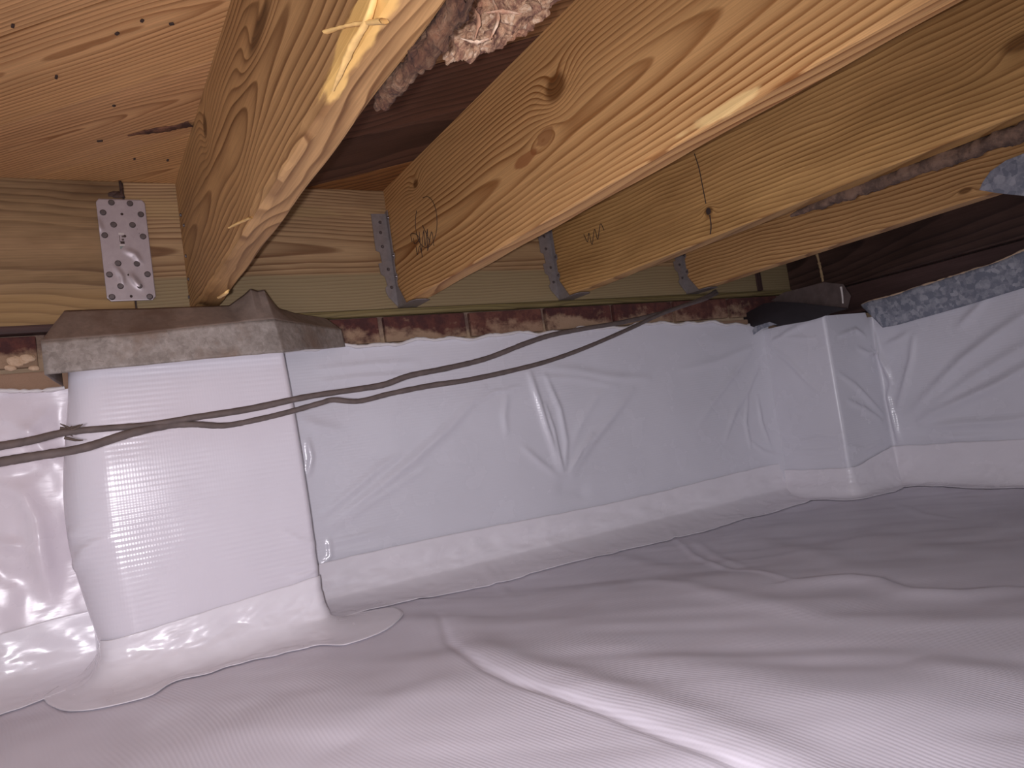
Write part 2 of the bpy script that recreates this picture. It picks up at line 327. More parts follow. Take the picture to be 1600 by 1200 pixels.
# value noise on arrays
def vnoise(x, y, sc, seed=0, octs=3):
    g = np.random.default_rng(seed).random((256, 256)); out = 0; a = 1; tot = 0
    for k in range(octs):
        X = x*sc*2**k+17.3*k+100; Y = y*sc*2**k+5.1*k+100; xi = np.floor(X).astype(int); yi = np.floor(Y).astype(int); fx = X-xi; fy = Y-yi
        fx = fx*fx*(3-2*fx); fy = fy*fy*(3-2*fy); G = lambda i, j: g[i % 256, j % 256]
        out = out+a*((G(xi, yi)*(1-fx)+G(xi+1, yi)*fx)*(1-fy)+(G(xi, yi+1)*(1-fx)+G(xi+1, yi+1)*fx)*fy); tot += a; a *= .5
    return out/tot-.5
def crease(x, y, pts, wd, amp, taper=True, skew=0.):
    """ridge of height amp along the polyline; skew>0: steep on one side, long on the other"""
    best = np.full(x.shape, 1e9); S = np.zeros(x.shape); side = np.zeros(x.shape)
    pts = np.array(pts, float); L = np.r_[0, np.cumsum(np.linalg.norm(np.diff(pts, axis=0), axis=1))]
    for i in range(len(pts)-1):
        d = pts[i+1]-pts[i]; l = np.linalg.norm(d)+1e-9; d = d/l
        t = np.clip((x-pts[i][0])*d[0]+(y-pts[i][1])*d[1], 0, l)
        cx = pts[i][0]+t*d[0]; cy = pts[i][1]+t*d[1]; D = np.hypot(x-cx, y-cy)
        sd = np.sign((x-cx)*d[1]-(y-cy)*d[0]); m = D < best
        best = np.where(m, D, best); S = np.where(m, (L[i]+t)/L[-1], S); side = np.where(m, sd, side)
    tp = np.sin(np.pi*np.clip(S*.92+.04, 0, 1))**.6 if taper else 1
    w_ = wd*np.where(side > 0, 1+skew, 1-min(skew, .8)) if skew else wd
    return amp*tp*np.exp(-(best/w_)**2)

# ================================================================== SETTING
H = .2486; FZ = -.575
tag(box('floor', (-2.2, -3, FZ-.10), (1.9, .0, FZ-.075), 'dirt'), kind='structure')
wb = tag(box('wall_back', (-2.2, .012, FZ-.1), (1.9, .2, -.0185), 'mortar'), kind='structure')
wr = tag(box('wall_right', (1.668, -3, FZ-.1), (1.9, .0, -.115), 'mortar'), kind='structure')
# visible brick courses of the foundation
k = 0
x = -1.238
while x < 1.62:
    g = random.uniform(-.003, .003)
    box('brick', (x+.006, g*.6, -.0735), (x+.194, .10, -.0205), 'brick' if k % 3 else 'brick_b', wb, bev=.003, jit=.0008); k += 1
    x += .2
x = -1.338; k = 0
while x < 1.6:
    box('brick', (x+.006, random.uniform(-.006, .0), -.135), (x+.194, .10, -.082), 'brick_b' if k % 2 else 'brick', wb, bev=.003, jit=.0008); x += .2; k += 1
# subfloor boards laid at 45 degrees, 16.5 cm wide
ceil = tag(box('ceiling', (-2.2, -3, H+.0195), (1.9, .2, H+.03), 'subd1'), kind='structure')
c45 = math.radians(-45)      # local y runs along the boards
def sub_board(q0, s0, s1, mat, name='board'):
    # q = (X+Y)/sqrt2 across, s = (X-Y)/sqrt2 along ; local x = q, local y = -s
    # ends are cut parallel to the joists; s0/s1 are (value at q=0) of the lines s = s0 - q or s = s1 - q when given as tuples
    a, b = q0+.0012, q0+.1638
    S = lambda v, q: (v[0]-q) if isinstance(v, tuple) else v
    vv = [(q, -S(v, q), z) for z in (H, H+.019) for q, v in ((a, s0), (b, s0), (b, s1), (a, s1))]
    return pydata(name, vv, [(0, 1, 2, 3), (7, 6, 5, 4), (0, 4, 5, 1), (1, 5, 6, 2), (2, 6, 7, 3), (3, 7, 4, 0)], mat, ceil, rot=(0, 0, math.radians(45)))
q0 = -.16-.165*16; i = 0
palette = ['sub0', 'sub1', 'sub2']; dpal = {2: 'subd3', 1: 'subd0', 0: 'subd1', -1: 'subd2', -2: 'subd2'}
for kq in range(-13, 13):
    q = -.16+.165*kq
    # the boards butt over joist 1 (X about .02): s where X = (q+s)/sqrt2 = .02
    sm_ = .02*2**.5-(q+.08)
    lo_s, hi_s = max(-2.6, q-.2), 3.4
    clip0 = max(-(q+.0)-2.7, q-.25)         # keep inside X>-2.2 and y<.15
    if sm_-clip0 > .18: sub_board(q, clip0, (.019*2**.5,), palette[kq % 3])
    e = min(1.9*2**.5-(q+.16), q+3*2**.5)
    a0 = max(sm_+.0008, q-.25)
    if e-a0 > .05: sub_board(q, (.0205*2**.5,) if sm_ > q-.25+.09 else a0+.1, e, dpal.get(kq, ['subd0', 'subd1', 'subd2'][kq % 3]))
# little dark nail points and a bark gap in the pale boards
for px, py in [(20, 40), (222, 32), (268, 37), (183, 52), (88, 120), (178, 165), (156, 220), (210, 248), (262, 250)]:
    p = at(px, py, 2, H-.001)
    ln = random.uniform(.004, .009); a_ = random.uniform(-.6, .6)
    box('nail_hole', (-.0016, -ln/2, -.0016), (.0016, ln/2, .0008), 'ink', ceil, bev=.0006, loc=tuple(p), rot=(0, 0, a_+.5))
gp = [at(a, b, 2, H-.001) for a, b in [(200, 212), (225, 207), (250, 203), (275, 199), (300, 193)]]
tag(tube('bark_gap', gp, [.002, .006, .009, .008, .010], 'mud', ceil, flat=.3, jit=.15), 'brown bark left along the seam of two pale boards')

# rim boards and sill (wooden edge of the floor)
def xboard(name, x0, x1, y0, y1, z0, z1, mat, bev=.002, rad=None):
    """board along world X, modelled with its length on local y (local x points into the wall)"""
    return box(name, (y0, -x1, z0), (y1, -x0, z1), mat, bev=bev, rot=(0, 0, math.radians(90)))
# rotation +90: local (x,y,z) -> world (-y, x, z)
def rimboard(name, x0, x1, mat, bev=.002, y0=0, y1=.038, z0=-.004, z1=H, loc=None):
    o = box(name, (y0, -x1, z0), (y1, -x0, z1), mat, bev=bev); o.rotation_euler = (0, 0, math.radians(90)); return o
rl = rimboard('rim_board', -2.1, -.0895, 'rim_left'); tag(rl, 'brown stained rim board left of the steel splice plate', 'board')
rb = rimboard('rim_board', -.0865, 1.485, 'rim'); tag(rb, 'long greenish rim board behind the hung joists, right of the splice plate', 'board')
rb2 = rimboard('rim_board', 1.502, 1.86, 'rim'); tag(rb2, 'short rim board end in the dark corner under the rightmost joists', 'board')
sp = rimboard('sill_plate', -.05, 1.86, 'sill', .006, -.006, .09, -.0185, -.0045); tag(sp, 'thin greenish wooden sill plate lying on top of the brick course', 'board')
sl = rimboard('sill_plate', -2.1, -.055, 'sill_dark', .004, -.012, .09, -.0185, -.0045); tag(sl, 'dark brown sill plate left of the left metal pier cap', 'board')
for z0, z1, yy in ((-.0045, .012, -.010),):
    pass

# ================================================================== JOISTS
def joist(x0, mat, wid=.038, z0=0., z1=H, ya=-2.7, yb=-.0005, arris=.003, wane=None, name='floor_joist', n=150):
    """prism along y with softened, slightly uneven arrises; origin at its bottom left end on the rim"""
    ys = np.linspace(yb, ya, n); prof = []
    for y in ys:
        a = arris*(1+.4*math.sin(y*37)+.3*math.sin(y*91+1)); b = arris*(1+.4*math.sin(y*29+2))
        if wane: a += wane(y)
        pts = [(0, a*1.15), (a*.25, a*.35), (a*.9, 0), (wid-b, 0), (wid-b*.3, b*.3), (wid, b), (wid, z1-z0), (0, z1-z0)]
        prof.append([(p[0], y, p[1]) for p in pts])
    v = [p for r in prof for p in r]; k = 8; f = []
    for i in range(n-1):
        for j in range(k):
            f.append((i*k+j, i*k+(j+1) % k, (i+1)*k+(j+1) % k, (i+1)*k+j))
    f.append(tuple(range(k))[::-1]); f.append(tuple((n-1)*k+j for j in range(k)))
    return v, f
S = .406
JL = ['leftmost brown floor joist, its underside arris torn and splintered',
      'wide honey-coloured floor joist with a big dark knot, second from left',
      'olive-stained floor joist with a small black knot hole, third from left',
      'reddish new floor joist hung rightmost, just before the dark old joist']
def wane1(y):
    return .004+.010*max(0, mnoise.noise(Vector((y*6, 0, 0)))+.1)+.002*mnoise.noise(Vector((y*40, 3, 0)))
joists = []
for i in range(4):
    v, f = joist(0, None, wane=(wane1 if i == 0 else None), arris=(.004, .0035, .003, .003)[i])
    e = empty('floor_joist', (S*i, 0, 0)); tag(e, JL[i], 'joist')
    o = pydata('beam', v, f, 'joist%d' % (i+1), e)
    joists.append(e)
v, f = joist(0, None, wid=.045, z0=-.034, z1=H, ya=-2.7)
e5 = empty('floor_joist', (1.62, 0, -.034)); tag(e5, 'dark old weathered joist along the right wall, above the spangled flashing', 'joist')
pydata('beam', [(a, b, c) for a, b, c in v], f, 'joist_old', e5)
o = box('sill_plate', (1.642, -2.7, -.112), (1.80, -.002, -.0355), 'sill_dark', bev=.003)
tag(o, 'dark brown sill board under the old joist on the right wall', 'board')

# fresh splinters, bark and pencil marks on joist 1
def pj(px, py, X): return at(px, py, 0, X)
J1, J2, J3, J4 = joists
def spl(P, r, name='splinter', mat='splinter', par=J1, X=0., label=None):
    pts = [at(a, b, 0, X-d) for a, b, d in P]
    o = tube(name, [p-np.array(par.location) for p in pts], r, mat, par, n=6, flat=.5, jit=.12)
    if label: tag(o, label)
    return o
spl([(358, 356, .010), (372, 349, .004), (392, 340, .001)], [.0022, .0032, .0025], label='pale splinter sticking out low on the joist')
spl([(509, 50, .012), (535, 42, .008), (562, 37, .004), (600, 33, .001)], [.0034, .0022, .003, .004], label='long pale splinter hanging across the torn arris')
spl([(342, 465, .003), (352, 459, .004), (357, 453, .001)], [.003, .004, .002])
spl([(520, 142, .002), (534, 110, .004), (552, 70, .004), (575, 30, .004), (590, -20, .002)], [.0012, .0026, .0036, .003, .0025], name='torn_fibre')
# bark along the far arris of joist 1 and the rotten chunk
bk = [at(a, b, 0, .048) for a, b in [(588, 168), (606, 146), (634, 112), (662, 80), (690, 46), (730, -10)]]
o = tube('bark_edge', bk, [.003, .007, .0055, .0075, .007, .007], 'rotten_dark', J1, n=22, flat=1.3, sub=24, rough=.8); tag(o, 'reddish brown strip of bark along the far edge of the underside')
def ray(px, py, t): return CAM+t*(fw+(px-800)/FPX*RI-(py-600)/FPX*UP)
o = lump('rotten_wood', ray(768, -18, .66), (.046, .060, .040), 'bark', amp=.34, sc=34, parent=J1, sub=6, rot=(0, .5, .3)); tag(o, 'flaky chunk of tan and pinkish rotten wood at the top of the photo')
lump('rotten_wood', ray(722, 36, .66), (.017, .036, .026), 'bark', amp=.5, sc=50, parent=J1, sub=5, seed=5)
lump('rotten_wood', ray(752, 52, .66), (.020, .020, .012), 'bark', amp=.5, sc=60, parent=J1, sub=5, seed=2)
lump('rotten_wood', ray(716, -24, .69), (.032, .040, .018), 'rotten_dark', amp=.45, sc=50, parent=J1, sub=5, seed=9)
for (a, b, c_) in [((735, 5), (748, 30), (742, 60)), ((770, 0), (778, 30), (765, 62)), ((720, 60), (745, 66), (770, 58)), ((760, 20), (785, 18), (815, 22))]:
    tube('flake', [ray(*a, .612), ray(*b, .609), ray(*c_, .614)], [.001, .0032, .001], 'flake_pale', J1, n=6, flat=.5, jit=.2)
for px, py in [(283, 336), (288, 352), (291, 400), (295, 436), (296, 464)]:
    p = at(px, py, 0, -.0005); disc('nail_head', p, (-1, 0, 0), .0035, .0025, 'nail', J1, n=8)
# bark strip under joist 3
bk = [at(a, b, 0, .853) for a, b in [(1236, 337), (1300, 312), (1370, 287), (1450, 258), (1530, 230), (1600, 203), (1680, 172)]]
o = tube('bark_edge', [p-np.array((S*2, 0, 0)) for p in bk], [.003, .009, .010, .010, .010, .012, .014], 'bark_dark', J3, n=16, flat=1.0, sub=20, rough=.45); tag(o, 'dark strip of bark on the far bottom edge')

def stroke(par, X, px, r=.0006, mat='ink', name='pencil_mark', curv=True):
    pts = [at(a, b, 0, X-.0006)-np.array(par.location) for a, b in px]
    return tube(name, pts, r, mat, par, n=5, sub=4 if curv else 1, flat=1)
oval = [(666+17*math.cos(a), 347+40*math.sin(a)) for a in np.linspace(-1.9, 3.6, 14)]
stroke(J2, S, oval)
stroke(J2, S, [(644, 378), (642, 366), (650, 366), (655, 374), (648, 381), (646, 372)], .0007)
stroke(J2, S, [(655, 362), (658, 392), (662, 360), (664, 384), (668, 358), (668, 392), (674, 362), (678, 384)], .0007)
stroke(J2, S, [(660, 352), (672, 378)], .0007); stroke(J2, S, [(650, 385), (652, 398), (656, 384), (660, 402)], .0006)
stroke(J3, S*2, [(912, 366), (918, 378), (920, 364), (925, 382), (929, 358), (934, 374), (938, 350), (944, 360)], .0008)
stroke(J3, S*2, [(1085, 240), (1092, 262), (1098, 292), (1103, 318)], .0009, 'ink')
stroke(J3, S*2, [(1109, 336), (1111, 352), (1110, 366)], .0012, 'ink')
o = lump('knot_hole', at(1107, 330, 0, S*2-.0004)-np.array(J3.location), (.0008, .006, .0065), 'ink', .2, 60, J3, sub=2)

# ================================================================== HANGERS
def hanger(X, ptop, label):
    e = empty('joist_hanger', (X, 0, 0)); tag(e, label, 'hanger', 'galvanised joist hangers on the rim board')
    L = (X, 0, 0)
    h = ptop
    # face flange on the rim, left of the joist, notched outline (u = metres left of joist)
    fl = [(0, h), (-.034, h), (-.034, h-.078), (-.026, h-.082), (-.024, h-.104), (-.032, h-.106), (-.030, h-.128), (-.022, h-.134), (-.019, h-.152),
          (-.024, h-.158), (-.024, .030), (-.020, .020), (0, -.004)]
    if h < .18: fl = [(0, h), (-.034, h), (-.033, h-.028), (-.026, h-.032), (-.024, h-.054), (-.032, h-.056), (-.030, h-.078), (-.020, h-.084), (-.024, h-.100), (-.022, .020), (0, -.004)]
    ff = plate('face_flange', [(u, z) for u, z in fl][::-1], (-.0015, -.0018, 0), (1, 0, 0), (0, 0, 1), .0016, 'hanger', e)
    # side wing, on the joist's left face, local y toward the room
    wg = [(0, h+.004), (.013, h+.006), (.014, h-.085), (.019, h-.088), (.019, h-.098), (.013, h-.102), (.013, h-.128), (.018, h-.132), (.018, h-.142), (.013, h-.146), (.014, .040), (.028, .022), (.046, -.002), (.0, -.003)]
    if h < .18: wg = [(0, h+.004), (.013, h+.004), (.013, h-.030), (.019, h-.034), (.019, h-.042), (.013, h-.046), (.013, h-.074), (.018, h-.078), (.018, h-.086), (.013, h-.090), (.014, .040), (.028, .022), (.046, -.002), (.0, -.003)]
    sf = plate('side_flange', [(u, z) for u, z in wg], (-.0018, 0, 0), (0, -1, 0), (0, 0, 1), .0016, 'hanger', e)
    # folded bead along the bend
    tube('fold', [(-.001, -.003, h), (-.0015, -.0035, h*.5), (-.001, -.003, .004)], .0019, 'hanger', e, n=8, sub=3)
    plate('seat', [(0, 0), (.041, 0), (.041, .070), (.030, .078), (.008, .078), (0, .060)], (-.0018, 0, -.0035), (1, 0, 0), (0, -1, 0), -.0016, 'hanger', e)
    # hidden right hand wing (for other views)
    plate('side_flange', [(0, -.003), (0, h), (.013, h), (.014, .04), (.046, -.002)], (.0382, 0, 0), (0, -1, 0), (0, 0, 1), -.0016, 'hanger', e)
    plate('face_flange', [(0, -.003), (.030, .02), (.032, h), (0, h)], (.039, -.0018, 0), (1, 0, 0), (0, 0, 1), .0016, 'hanger', e)
    for u, z in [(-.018, h-.018), (-.020, h-.040)] + ([(-.020, h-.070)] if h > .18 else []) + [(-.012, .040), (-.014, h*.5-.02)]:
        disc('nail_head', (u, -.0035, z), (0, -1, 0), .0036, .0022, 'nail', ff)
    for z in [h-.093, h-.137, h-.012] if h > .18 else [h-.038, h-.082]:
        disc('nail_head', (-.0034, -.016, z), (-1, 0, 0), .0036, .003, 'nail', sf)
    return e
hanger(S, .197, 'galvanised joist hanger fully visible, at the wide honey-coloured joist')
hanger(S*2, .190, 'galvanised joist hanger half hidden, at the olive-stained joist')
hanger(S*3, .190, 'smallest galvanised joist hanger in view, at the rightmost new joist')

# ================================================================== SPLICE PLATE
pe = empty('splice_plate', (-.094, 0, .03)); tag(pe, 'rectangular galvanised steel nail plate over the rim board joint', 'plate')
PLc = [at(a, b, 1, 0) for a, b in [(150, 310), (228, 315), (243, 470), (168, 470)]]
w0 = .0775; zt = .2145; zb = .031; xl = -.1325
n = 60; m = 90
us = np.linspace(0, 1, n); vs2 = np.linspace(0, 1, m); U, V_ = np.meshgrid(us, vs2, indexing='ij')
XX = xl+U*w0; ZZ = zb+V_*(zt-zb)
D = .0012+.0*U
D = D+crease(XX, ZZ, [at(a, b, 1, 0)[[0, 2]] for a, b in [(196, 392), (210, 398), (219, 410)]], .005, .0022)
D = D+crease(XX, ZZ, [at(a, b, 1, 0)[[0, 2]] for a, b in [(180, 418), (190, 432), (192, 446)]], .004, .0018)
D = D+crease(XX, ZZ, [at(a, b, 1, 0)[[0, 2]] for a, b in [(204, 430), (212, 442), (220, 450)]], .005, .0024)
D = D+crease(XX, ZZ, [at(a, b, 1, 0)[[0, 2]] for a, b in [(152, 345), (158, 362)]], .005, .002)
cor = .006
for (a, b) in ((0, 0), (1, 0), (0, 1), (1, 1)):    # clipped corners
    pass
XX = np.where((ZZ > zt-cor), np.clip(XX, xl+(ZZ-(zt-cor)), xl+w0-(ZZ-(zt-cor))), XX)
XX = np.where((ZZ < zb+cor), np.clip(XX, xl+((zb+cor)-ZZ), xl+w0-((zb+cor)-ZZ)), XX)
g = grid('plate', np.stack([XX, -.0015-D, ZZ], -1), 'plate', None); g.parent = pe; g.matrix_parent_inverse = Matrix.Translation((.094, 0, -.03)); solid(g, .0014, 1)
def onplate(a, b): p = at(a, b, 1, -.004); return p-np.array((-.094, 0, .03))
for cx, cy in [(174, 316.5), (203, 318), (161, 332), (220, 335), (177.5, 351), (207, 351.5), (163.5, 367.5), (223.5, 369.5), (184.5, 411.5), (214, 412), (171, 429), (230.5, 428.5), (188.5, 447), (218, 447), (175, 464), (234, 463.5)]:
    disc('nail_head', onplate(cx, cy), (0, -1, 0), .0056, .0014, 'nail', pe)
for cx, cy in [(190.5, 334.5), (195, 369), (201, 429.5), (205, 463)]:
    disc('nail_hole', onplate(cx, cy), (0, -1, 0), .0026, .0006, 'ink', pe, n=8)
o = lump('dark_chip', at(181, 304, 1, -.003), (.012, .0025, .006), 'joist_old', .5, 90, rl, sub=3); o.parent = None
o.parent = rb; o.matrix_parent_inverse = rb.matrix_basis.inverted()
o = box('joint_filler', (-.0900, .002, .0), (-.0858, .036, H-.002), 'ink'); o.parent = rb; o.matrix_parent_inverse = rb.matrix_basis.inverted()  # dark filler added so the bright world does not show through the joint
o = lump('dark_chip', at(189, 293, 1, -.003), (.003, .0025, .014), 'joist_old', .5, 90, None, sub=3); o.parent = rb; o.matrix_parent_inverse = rb.matrix_basis.inverted()
# remains of a printed sticker and stamped lines, too worn to read
mk = [((185, 364), (194, 367), 'mark_pale'), ((186, 368), (188, 378), 'ink'), ((190, 368), (193.5, 371), 'greybrown'), ((190, 373), (194, 376), 'greybrown'), ((188, 377), (195, 381), 'ink'), ((187, 382), (195, 384), 'mark_pale'), ((187.5, 385), (196, 389), 'mark_green'), ((183, 363), (184, 372), 'greybrown')]
for (a, b), (c_, d_), mm in mk:
    p, q_ = onplate(a, b), onplate(c_, d_); box('print_mark', (p[0], p[1]-.0002, q_[2]), (q_[0], p[1]+.0006, p[2]), mm, pe)
for a, b, l in [(199, 391, 2), (202, 391, 2), (205, 391, 1.5), (207, 392, 1.5), (189, 418, 2.2), (191, 424, 2), (193, 430, 2), (192, 437, 2.2), (190, 442, 2), (178, 427, 1.5), (181, 433, 1.5), (179, 437, 1.5), (214, 357, 1.2), (217, 364, 1.2)]:
    p, q_ = onplate(a, b), onplate(a+l, b+1.6); box('print_mark', (p[0], p[1]-.0001, q_[2]), (q_[0], p[1]+.0006, p[2]), 'greybrown', pe)

# ================================================================== WALL LINERS
def c2(px, ax, val, i, j): return [at(a, b, ax, val)[[i, j]] for a, b in px]
def wallgrid(x0, x1, z0, z1, step):
    return np.meshgrid(np.arange(x0, x1+step/2, step), np.arange(z0, z1+step/2, step), indexing='ij')
# --- back wall between the piers
X, Z = wallgrid(.10, 1.475, FZ-.0, -.074, .0035)
topz = -.078+.003*np.sin(X*31)+.0025*np.sin(X*74+1)-np.clip(X-1.15, 0, 1)*.07
Zs = FZ+(Z-FZ)*(topz-FZ)/(-.074-FZ)
D = .004+.006*vnoise(X, Zs, 3, 3, 2)+.0022*vnoise(X, Zs, 12, 4, 2)
CR = [([(506, 803), (545, 770), (587, 734), (620, 712)], .008, .0035), ([(519, 817), (580, 770), (646, 717), (700, 668), (755, 608)], .010, .0055), ([(530, 818), (600, 772), (660, 735)], .006, .0025),
      ([(510, 850), (560, 838), (600, 825)], .006, .0028), ([(505, 868), (560, 858), (610, 850)], .006, .002), ([(512, 840), (515, 868), (500, 885)], .004, .004),
      ([(825, 584), (838, 625), (850, 665), (862, 700), (872, 732)], .008, .008), ([(849, 632), (862, 672), (868, 700), (876, 735)], .005, .006), ([(850, 588), (872, 640), (882, 690), (880, 734)], .007, .005),
      ([(923, 680), (905, 702), (888, 735)], .006, .006), ([(985, 610), (950, 655), (915, 700), (892, 740)], .010, .005), ([(815, 700), (840, 722), (866, 742)], .008, .004), ([(790, 618), (785, 650), (790, 680)], .008, .003),
      ([(965, 590), (930, 620), (905, 660), (890, 700)], .01, .003), ([(800, 610), (770, 612), (745, 628)], .004, .003), ([(812, 604), (788, 607)], .003, .002),
      ([(500, 578), (580, 570), (650, 566)], .007, .0035), ([(505, 598), (560, 590), (640, 586)], .006, .003), ([(480, 690), (485, 715), (481, 740)], .005, .006), ([(470, 655), (500, 668), (530, 672)], .01, .003),
      ([(850, 575), (900, 580), (950, 590), (1010, 592)], .010, .004), ([(840, 590), (900, 592), (960, 604)], .008, .003),
      ([(1170, 548), (1140, 590), (1110, 630), (1090, 662)], .009, .004), ([(1185, 560), (1165, 610), (1140, 655)], .009, .004), ([(1180, 540), (1120, 565), (1060, 580)], .010, .003),
      ([(1165, 620), (1162, 660), (1170, 700)], .006, .004), ([(1180, 620), (1186, 660), (1200, 700)], .006, .004), ([(1150, 630), (1130, 690)], .007, .003), ([(1170, 690), (1190, 706), (1212, 712)], .005, .003)]
for px, wd, am in CR: D = D+crease(X, Zs, c2(px, 1, 0, 0, 2), wd, am)
D = D-crease(X, Zs, c2([(880, 762), (905, 766)], 1, 0, 0, 2), .02, .004, taper=False)
D += .018*np.exp(-(1.475-X)/.03)+.002
liner = grid('wall_liner', np.stack([X, -D, Zs], -1), 'liner', None)
tag(liner, 'white plastic sheet covering the back wall between the two piers', 'plastic sheet')
hx = np.linspace(.14, 1.42, 120); hp = [(a, -.010-.004*mnoise.noise(Vector((a*30, 0, 0))), -.0775+.003*math.sin(a*31)+.0025*math.sin(a*74+1)-max(a-1.15, 0)*.07+.002*mnoise.noise(Vector((a*50, 4, 0)))) for a in hx]
o = tube('folded_hem', hp, [.0032+.0022*abs(mnoise.noise(Vector((a*25, 7, 0)))) for a in hx], 'hem', liner, n=7, sub=2, jit=.12); tag(o, 'crumpled turned-over top edge of the sheet')

# --- floor height field, shared by the ground sheet and the tapes
gx = lambda px: c2(px, 2, FZ, 0, 1)
GC = [  # (pixel polyline, width, height, skew)
 ([(715, 965), (735, 1000), (768, 1026), (820, 1046), (880, 1058), (980, 1092), (1090, 1130), (1230, 1182), (1380, 1250)], .032, .015, 0),
 ([(684, 958), (700, 1000), (720, 1022), (760, 1052), (800, 1068), (850, 1082), (950, 1113), (1050, 1153), (1180, 1203), (1300, 1262)], .006, -.010, 0),
 ([(1036, 818), (1060, 840), (1085, 860), (1120, 878), (1150, 890), (1185, 893), (1240, 907)], .007, .007, 0),
 ([(1080, 835), (1120, 862), (1170, 885)], .010, .005, 0),
 ([(1240, 908), (1290, 903), (1330, 900), (1370, 903), (1420, 917), (1500, 918), (1570, 912)], .020, .012, .5),
 ([(1120, 782), (1150, 800), (1180, 812)], .006, .004, 0), ([(1400, 785), (1440, 800), (1490, 808)], .012, .006, 0),
 ([(520, 1075), (600, 1100), (680, 1080), (760, 1075)], .045, .012, 0), ([(540, 960), (640, 970), (760, 975), (900, 965)], .045, .010, 0),
 ([(930, 1010), (1050, 1030), (1200, 1060), (1400, 1120)], .05, .010, 0), ([(900, 870), (980, 865), (1060, 885)], .03, .008, 0),
 ([(1180, 835), (1260, 860), (1330, 890)], .03, .009, 0), ([(1050, 920), (1150, 930), (1300, 960), (1500, 960)], .03, .006, 0), ([(1000, 905), (1080, 915), (1140, 935)], .02, .006, 0),
 ([(1430, 1020), (1500, 1035), (1600, 1040)], .03, .007, 0), ([(1350, 830), (1450, 855), (1600, 870)], .04, .008, 0),
 ([(560, 925), (620, 940), (700, 935)], .015, .006, 0), ([(735, 885), (770, 900), (800, 930)], .012, .006, 0), ([(740, 860), (770, 880), (790, 905)], .006, .005, 0),
 ([(820, 820), (850, 850), (845, 885)], .006, .005, 0), ([(300, 1150), (450, 1120), (560, 1150)], .06, .010, 0)]
GP = [(gx(p), wd, am, sk) for p, wd, am, sk in GC]
def floor_h(x, y):
    h = FZ-.006+.020*vnoise(x*.8+y*.2, y*1.5, 2.4, 11, 2)+.004*vnoise(x, y, 9, 12, 2)
    h = h+.010*vnoise(x*.74+y*.67, (x*.67-y*.74)*.25, 8, 13, 3)
    for p, wd, am, sk in GP: h = h+crease(x, y, p, wd, am*.5, True, sk)
    wl = np.clip((.0-y)/.12, 0, 1)      # calmer along the wall
    h = (FZ+.004)*(1-wl)+h*wl
    return h
xs = np.concatenate([np.arange(-2.1, -.6, .03), np.arange(-.6, 1.66, .005)]); ys = np.concatenate([np.arange(-2.95, -1.35, .03), np.arange(-1.35, .001, .0045)])
X, Y = np.meshgrid(xs, ys, indexing='ij')
gs = grid('ground_sheet', np.stack([X, Y, floor_h(X, Y)], -1), 'ground', None)
tag(gs, 'wavy white ribbed plastic sheet covering the whole crawl space ground', 'plastic sheet')
# hidden nothing below but the soil slab: lower it to the sheet
def skirt(name, path, z_top, reach, mat='tape', zt_fn=None, n=44, th=.0009, rag=.012, flare=(), seed=0, parent=None, off=.005):
    """tape running along `path` (points x,y,nx,ny outward normal): up the wall to z_top and out over the ground by `reach`"""
    A = np.array(path); x_, y_, nx, ny = [A[:, i:i+1] for i in range(4)]; t = np.linspace(0, 1, n)[None]
    N = lambda *a: mnoise.noise(Vector(a))
    zt_ = np.array([[z_top+.002*N(s*20, seed, 0) if zt_fn is None else zt_fn(s)] for s in A[:, 4]])
    R_ = np.array([[reach+rag*N(s*9, seed, 2)+rag*.5*N(s*31, seed, 5)] for s in A[:, 4]])
    for (fs, fw_, fa) in flare: R_ = R_+fa*np.exp(-((A[:, 4:5]-fs)/fw_)**2)
    W_ = np.array([[N(s*22, q*2.2, seed) for q in np.clip(t[0]/.55, 0, 1)] for s in A[:, 4]])
    q1 = t/.55; q2 = (t-.55)/.45; up = t < .55
    o_ = np.where(up, off+.010*q1**3+.0035*W_*np.sin(q1*math.pi), off+.010+(R_-.010)*q2)
    X_, Y_ = x_+nx*o_, y_+ny*o_
    fz = floor_h(X_, np.minimum(Y_, 0))+.0022
    z = np.where(up, zt_+(FZ+.02-zt_)*q1, fz+(FZ+.02-fz)*(1-np.clip(q2, 0, 1))**5)
    S_ = A[:, 4:5]+0*t
    wr_ = .0030*vnoise(S_*1.6, t*.5+0*S_, 16, 90+seed, 3)+.0035*np.abs(vnoise(S_*2+t*.4, t*.35-S_*.6, 22, 91+seed, 2))
    env = np.sin(np.clip(t, .02, .98)*math.pi)**.5
    z = z+np.where(up, 0, wr_*env*.9); X_ = X_+nx*wr_*env*np.where(up, 1, .3); Y_ = Y_+ny*wr_*env*np.where(up, 1, .3)
    P = np.stack([X_, Y_, z], -1)
    o = grid(name, np.array(P), mat, parent); solid(o, th, 0); return o
def line_path(a, b, nrm, n):
    return [(a[0]+(b[0]-a[0])*t, a[1]+(b[1]-a[1])*t, nrm[0], nrm[1], t*math.dist(a, b)) for t in np.linspace(0, 1, n)]
o = skirt('seam_tape', line_path((.10, 0), (1.47, 0), (0, -1), 260), -.489, .115, zt_fn=lambda s: -.4885+.004*math.sin(s*6)+.0015*mnoise.noise(Vector((s*25, 0, 0))), off=.011)
tag(o, 'wide white tape band along the bottom of the back wall between the piers', 'tape')

